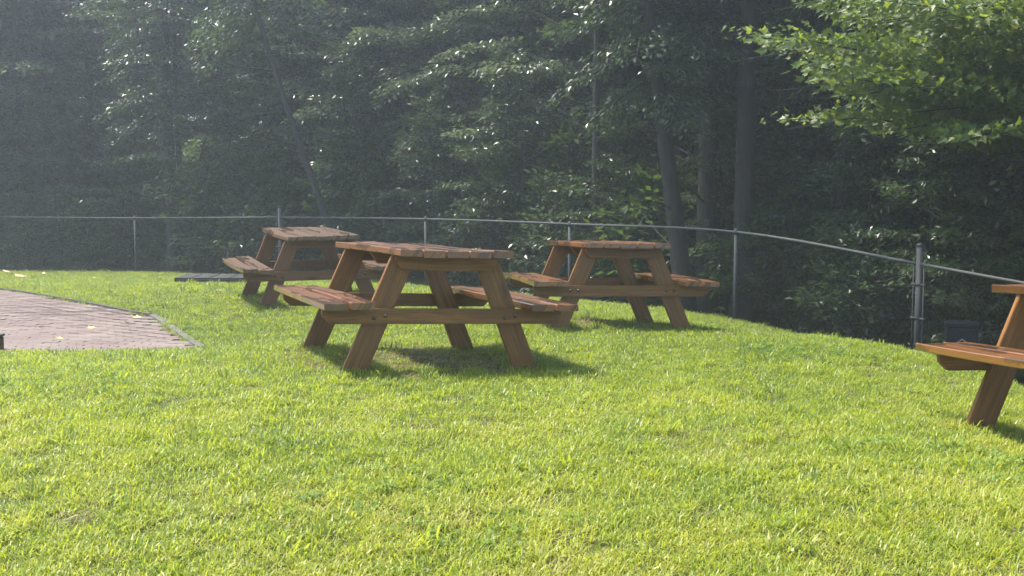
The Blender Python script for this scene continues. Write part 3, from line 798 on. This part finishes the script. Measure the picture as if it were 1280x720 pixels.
# trunks that can be told apart in the photograph
tree_at(431, 23.6, K_thin[0], 1.0, 0, 'slender dark tree leaning to the left behind the farthest picnic table', 'leaning_tree', tilt=(0, R(-17)))
tree_at(858, 17.6, K_tall[1], .9, 0, 'large tree with a bare leaning trunk behind the table before the fence', 'leaning_tree', tilt=(0, R(-7)))
tree_at(884, 18.6, K_tall[1], 1.05, 80, 'tree with straight thick dark trunk, left one of a pair right of the tables')
tree_at(931, 17.8, K_tall[0], 1.2, 120, 'tree with straight thick dark trunk, right one of a pair right of the tables')
tree_at(216, 26.8, K_tall[1], .9, 10, 'thick dark trunk left of the bright gap in the woods')
tree_at(229, 27.2, K_thin[0], .95, 70, 'thin dark trunk at the left side of the bright gap in the woods')
tree_at(240, 26.6, K_sap[0], 1.35, 30, 'slim sapling slanting across the bright gap in the woods', 'sapling', cat='sapling', tilt=(0, R(6)))
tree_at(70, 30.5, K_broad[0], 1.05, 50, 'tall tree with a pale brown trunk in the misty left part of the woods')
tree_at(480, 26.8, K_skylit[0], 1.1, 160, 'leafy tree behind the gap between the farthest and middle tables')
tree_at(570, 25.2, K_skylit[1], 1.1, 250, 'leafy tree with sky light painted into its leaves behind the middle table')
tree_at(745, 20.6, K_thin[0], 1.05, 300, 'dark forked trunk behind the left end of the table before the fence')
tree_at(1046, 17.5, K_thin[0], .9, 210, 'narrow dark trunk under the maple boughs, left of the thick fence post')
tree_at(30, 29.2, K_broad[2], 1.1, 20, 'broad olive tree nearest the left edge of the picture')
tree_at(118, 31.8, K_broad[2], 1.15, 140, 'olive tree with hanging sprays above the thin fence post on the left')
tree_at(372, 27.2, K_skylit[1], 1.05, 15, 'leafy tree with foliage painted pale as if skylit just left of the leaning dark tree')
tree_at(425, 29.5, K_skylit[0], 1.15, 275, 'leafy tree painted pale as if skylit, just right of the leaning dark tree')
tree_at(520, 29.5, K_broad[2], 1.2, 95, 'olive green tree filling the wood edge above the middle table')
tree_at(665, 24.0, K_skylit[0], 1.1, 40, 'leafy tree above the gap between the middle table and the table before the fence')
tree_at(700, 28.0, K_broad[0], 1.15, 190, 'dense tree deep behind the table before the fence')
tree_at(800, 23.5, K_broad[1], 1.1, 330, 'tree with pale green leaves behind the bare leaning trunk')
tree_at(985, 23.0, K_broad[0], 1.05, 110, 'dense dark tree deep in the woods right of the pair of thick trunks')
tree_at(1110, 19.6, K_broad[1], 1.0, 70, 'dark leafy tree behind the thick fence post')
tree_at(1190, 17.5, K_broad[0], .95, 20, 'dark leafy tree above the navy bin')
tree_at(1290, 15.8, K_broad[1], .9, 260, 'dark leafy tree at the right edge of the picture')
tree_at(-80, 29.0, K_broad[1], 1.1, 0, 'leafy tree just beyond the left edge of the picture')

# maple whose boughs reach out over the fence at the top right
def maple():
    r = np.random.default_rng(77); root_p = Vector((6.9, 14.2, g1(6.9, 14.2)))
    o = empty('maple_tree', root_p)
    mb = MB(); mb.tube([(0, 0, -.4), (.05, -.05, 1.5), (-.05, 0, 4), (.1, .1, 8.5)], [.24, .19, .16, .05], 12)
    A = [[], [], [], []]
    def bough(z, target, nl, droop, wid):
        b = np.array([0., 0., z]); v = np.array(target)-np.array(root_p)-b; ln = np.linalg.norm(v)
        v = v+np.array([0, 0, droop*ln]); az = math.atan2(v[1], v[0]); el = math.asin(min(1, v[2]/np.linalg.norm(v)))
        pos, fwd, up, cl = spray(r, b, az, el, ln, nl, droop=droop, wid=wid, jit=.07)
        mb.tube(cl, [.035, .024, .015, .008, .004], 6, cap=False)
        for q in (1, 2, 3):
            for sg in (-1, 1):
                p0 = Vector(cl[q]); mb.tube([p0, p0+Vector((math.cos(az)*.7-math.sin(az)*sg, math.sin(az)*.7+math.cos(az)*sg, -.1))*ln*.22], [.007, .003], 4, cap=False)
        A[0].append(pos); A[1].append(fwd); A[2].append(up*.8+np.array([-.25, -.75, -.25])); A[3].append(.105*r.uniform(.5, 1.2, nl))
    for (u, v, d, z, nl, dr, w) in ((905, 36, 13.2, 3.6, 950, .12, .3), (985, 75, 12.8, 3.2, 800, .16, .34), (1052, 82, 12.4, 3.0, 700, .2, .3), (1190, 165, 12.0, 2.9, 420, .3, .3),
                               (960, -30, 13.0, 4.2, 900, .1, .34), (1090, -10, 12.2, 3.9, 800, .15, .34), (945, 145, 14.2, 3.0, 420, .2, .26), (1230, 110, 12.6, 3.2, 500, .22, .34), (1150, 40, 12.8, 3.5, 800, .16, .34)):
        bough(z, at_depth(u, v, d), int(nl*2.7), dr, w)
    for i in range(26):
        az = i*2.4; z = 3.8+i*.18; ln = 2.6*(1-i/34)
        bough(z, tuple(root_p+Vector((math.cos(az)*ln, math.sin(az)*ln, z+.3))), 260, .2, .42)
    tr = mb.build('trunk', M_bark, o); link('crown', leaves_mesh('crown', *[np.concatenate(a) for a in A], MAPLE, M_maple), o)
    tag(o, 'maple with bright yellow green lobed leaves reaching in over the fence at the upper right', 'maple tree')
maple()

# saplings and shrubs right behind the fence
sh = [(30, 27.4, 0, 1.1, 'low green shrub behind the fence at the far left'), (110, 27.2, 1, 1.3, 'leafy shrub behind the fence left of the thin post'), (75, 27.3, 0, 1.2, 'pale green shrub between the left shrubs behind the fence'),
      (262, 25.6, 0, 1.6, 'bright shrub under the gap in the woods'), (320, 25.4, 1, 1.5, 'shrub behind the left bench of the farthest table'), (600, 22.4, 0, 1.3, 'dark shrub behind the top of the middle table'),
      (1062, 15.4, 1, 1.25, 'light green shrub at the foot of the fence left of the thick post'),   (690, 21.0, 0, 1.4, 'shrub behind the left bench of the table before the fence'),
      (470, 24.2, 1, 1.4, 'shrub seen between the legs of the tables')]
for k, (u, d, m, s, lab) in enumerate(sh):
    tree_at(u, d, K_shrub[m], s, k*47, lab, 'shrub', 'shrubs behind the fence', cat='shrub')
sp = [(160, 27.6, 0, 1.0, 'sapling behind the thin fence post on the left'), (55, 28.0, 1, 1.1, 'broad sapling near the left edge'), (285, 26.4, 1, 1.1, 'leafy sapling right of the bright gap in the woods'),
      (440, 25.0, 0, 1.15, 'sapling behind the right end of the farthest table'), (545, 23.2, 1, 1.05, 'broad sapling behind the fence above the middle table'), (625, 22.2, 0, 1.05, 'sapling behind the right end of the middle table'),
      (775, 20.4, 1, 1.0, 'broad sapling behind the table before the fence'), (905, 18.6, 0, .95, 'sapling between the pair of thick trunks'), (990, 18.0, 1, 1.0, 'broad sapling below the maple boughs'),
      (1085, 16.4, 0, 1.0, 'sapling left of the thick fence post'), (1165, 15.2, 0, .95, 'sapling right of the thick fence post'), (1262, 14.2, 1, 1.0, 'broad sapling at the right edge above the bench')]
for k, (u, d, m, s, lab) in enumerate(sp):
    tree_at(u, d, K_sap[m], s, k*71, lab, 'sapling', 'saplings behind the fence', cat='sapling')

# deeper woods: one mass nobody could count
def build_woods():
    pts = []; tries = 0
    while len(pts) < 260 and tries < 30000:
        tries += 1
        a = rng.uniform(-R(50), R(62)); d = math.sqrt(rng.uniform(14**2, 62**2)); p = np.array([d*math.sin(a), d*math.cos(a)])
        f = -fence_dist(p[None])[0]
        inview = abs(p[0]/max(p[1], .1)) < .47
        if f < (4.2 if inview else 1.8): continue
        if p[0] < -8 and p[1] < 26: continue
        if -.315 < p[0]/max(p[1], 1) < -.215 and p[1] < 44: continue
        if any(np.hypot(*(p-c)) < rr for c, rr in ((np.array([-11, 39.]), 6.5), (np.array([-12, 43.]), 5.), (np.array([6.5, 31.]), 4.5), (np.array([-1., 36.]), 3.5))): continue
        if any(np.hypot(*(p-q)) < 1.7+.03*f for q in pts): continue
        pts.append(p)
    P = np.array(pts); n = len(P); fdw = -fence_dist(P)
    protos = []
    for k, (tm, cm) in enumerate([K_broad[0], K_broad[1], K_tall[0], K_broad[2]]):
        o1 = tm; nv = len(o1.vertices); V = []; Fi = []; Lt = []; mi = []
        off = 0
        for q, me in enumerate((tm, cm)):
            c = np.zeros(len(me.vertices)*3, np.float32); me.vertices.foreach_get('co', c); V.append(c.reshape(-1, 3))
            li = np.zeros(len(me.loops), np.int32); me.loops.foreach_get('vertex_index', li); Fi.append(li+off)
            lt = np.zeros(len(me.polygons), np.int32); me.polygons.foreach_get('loop_total', lt); Lt.append(lt); mi.append(np.full(len(lt), q)); off += len(me.vertices)
        protos.append(mesh_np('wood_tree', np.concatenate(V), np.concatenate(Fi), np.concatenate(Lt), [M_bark, M_shade_leaf], np.concatenate(mi)))  # crowns take the leaf colour darkened to stand for inner shade
    rots = np.stack([rng.normal(0, .03, n), rng.normal(0, .03, n), rng.uniform(0, 6.28, n)], 1)
    o = scatter('woods', np.stack([P[:, 0], P[:, 1], gz(P[:, 0], P[:, 1])], 1), rots, rng.uniform(1.0, 1.3, n)*np.where(fdw > 8, 1.3, 1.05), rng.integers(0, 4, n), protos)
    tag(o, 'deep dark woods of many trees behind the first row', 'woods', kind='stuff')
    # leafy undergrowth over the forest floor, canopy shade put into its leaf colour
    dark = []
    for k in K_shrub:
        d_ = k[1].copy(); d_.materials[0] = M_shade_leaf; dark.append(d_)
    q = []
    while len(q) < 900:
        a = rng.uniform(-R(32), R(38)); d = math.sqrt(rng.uniform(12**2, 44**2)); p = np.array([d*math.sin(a), d*math.cos(a)])
        if -fence_dist(p[None])[0] < 2.2 or (-.30 < p[0]/p[1] < -.23 and p[1] < 33): continue
        q.append(p)
    P = np.array(q); n = len(P)
    o = scatter('undergrowth', np.stack([P[:, 0], P[:, 1], gz(P[:, 0], P[:, 1])], 1), np.stack([np.zeros(n), np.zeros(n), rng.uniform(0, 6.28, n)], 1), rng.uniform(.7, 2.2, n), rng.integers(0, 2, n), dark)
    tag(o, 'low undergrowth on the forest floor, shade painted into its green leaves', 'undergrowth', kind='stuff')
build_woods()

# ------------------------------------------------------------------ air
def build_haze():
    m, nt = ntree('haze_air'); out = N(nt, 'ShaderNodeOutputMaterial'); v = N(nt, 'ShaderNodeVolumePrincipled')
    v.inputs['Density'].default_value = HAZE; v.inputs['Color'].default_value = (.80, .90, 1., 1); v.inputs['Anisotropy'].default_value = .6
    v.inputs['Density Attribute'].default_value = ''
    L(nt, v.outputs[0], out.inputs['Volume'])
    mb = MB(); mb.box(-118, 118, -118, 118, -6, 20, bev=0)
    o = mb.build('haze', m); tag(o, 'pale sunlit mist in front of the woods', 'haze', kind='stuff')
HAZE = .0036
build_haze()

# ------------------------------------------------------------------ light
SUN_AZ, SUN_EL = R(-66), R(63)      # azimuth from +Y towards +X
w = bpy.data.worlds.new('World'); scene.world = w; w.use_nodes = True; nt = w.node_tree
bg = nt.nodes['Background']; sky = nt.nodes.new('ShaderNodeTexSky'); sky.sky_type = 'NISHITA'; sky.sun_disc = False
sky.sun_elevation = SUN_EL; sky.sun_rotation = SUN_AZ; sky.air_density = 1.; sky.dust_density = 2.; sky.ozone_density = 1.
nt.links.new(sky.outputs[0], bg.inputs[0]); bg.inputs[1].default_value = .15
sd = bpy.data.lights.new('sun', 'SUN'); sd.energy = 3.4; sd.angle = R(6); sd.color = (1, .93, .8)
so = bpy.data.objects.new('sun', sd); col.objects.link(so)
dirv = Vector((math.sin(SUN_AZ)*math.cos(SUN_EL), math.cos(SUN_AZ)*math.cos(SUN_EL), math.sin(SUN_EL)))
so.rotation_euler = dirv.to_track_quat('Z', 'Y').to_euler(); so.location = (-10, 5, 30)

scene.render.engine = 'CYCLES'
cy = scene.cycles
cy.max_bounces = 7; cy.diffuse_bounces = 3; cy.glossy_bounces = 3; cy.transmission_bounces = 4; cy.volume_bounces = 1; cy.transparent_max_bounces = 4
cy.use_denoising = True
cy.caustics_reflective = False; cy.caustics_refractive = False
vs = scene.view_settings; vs.view_transform = 'Standard'; vs.look = 'None'; vs.gamma = 1; vs.use_curve_mapping = False; vs.exposure = 1.66
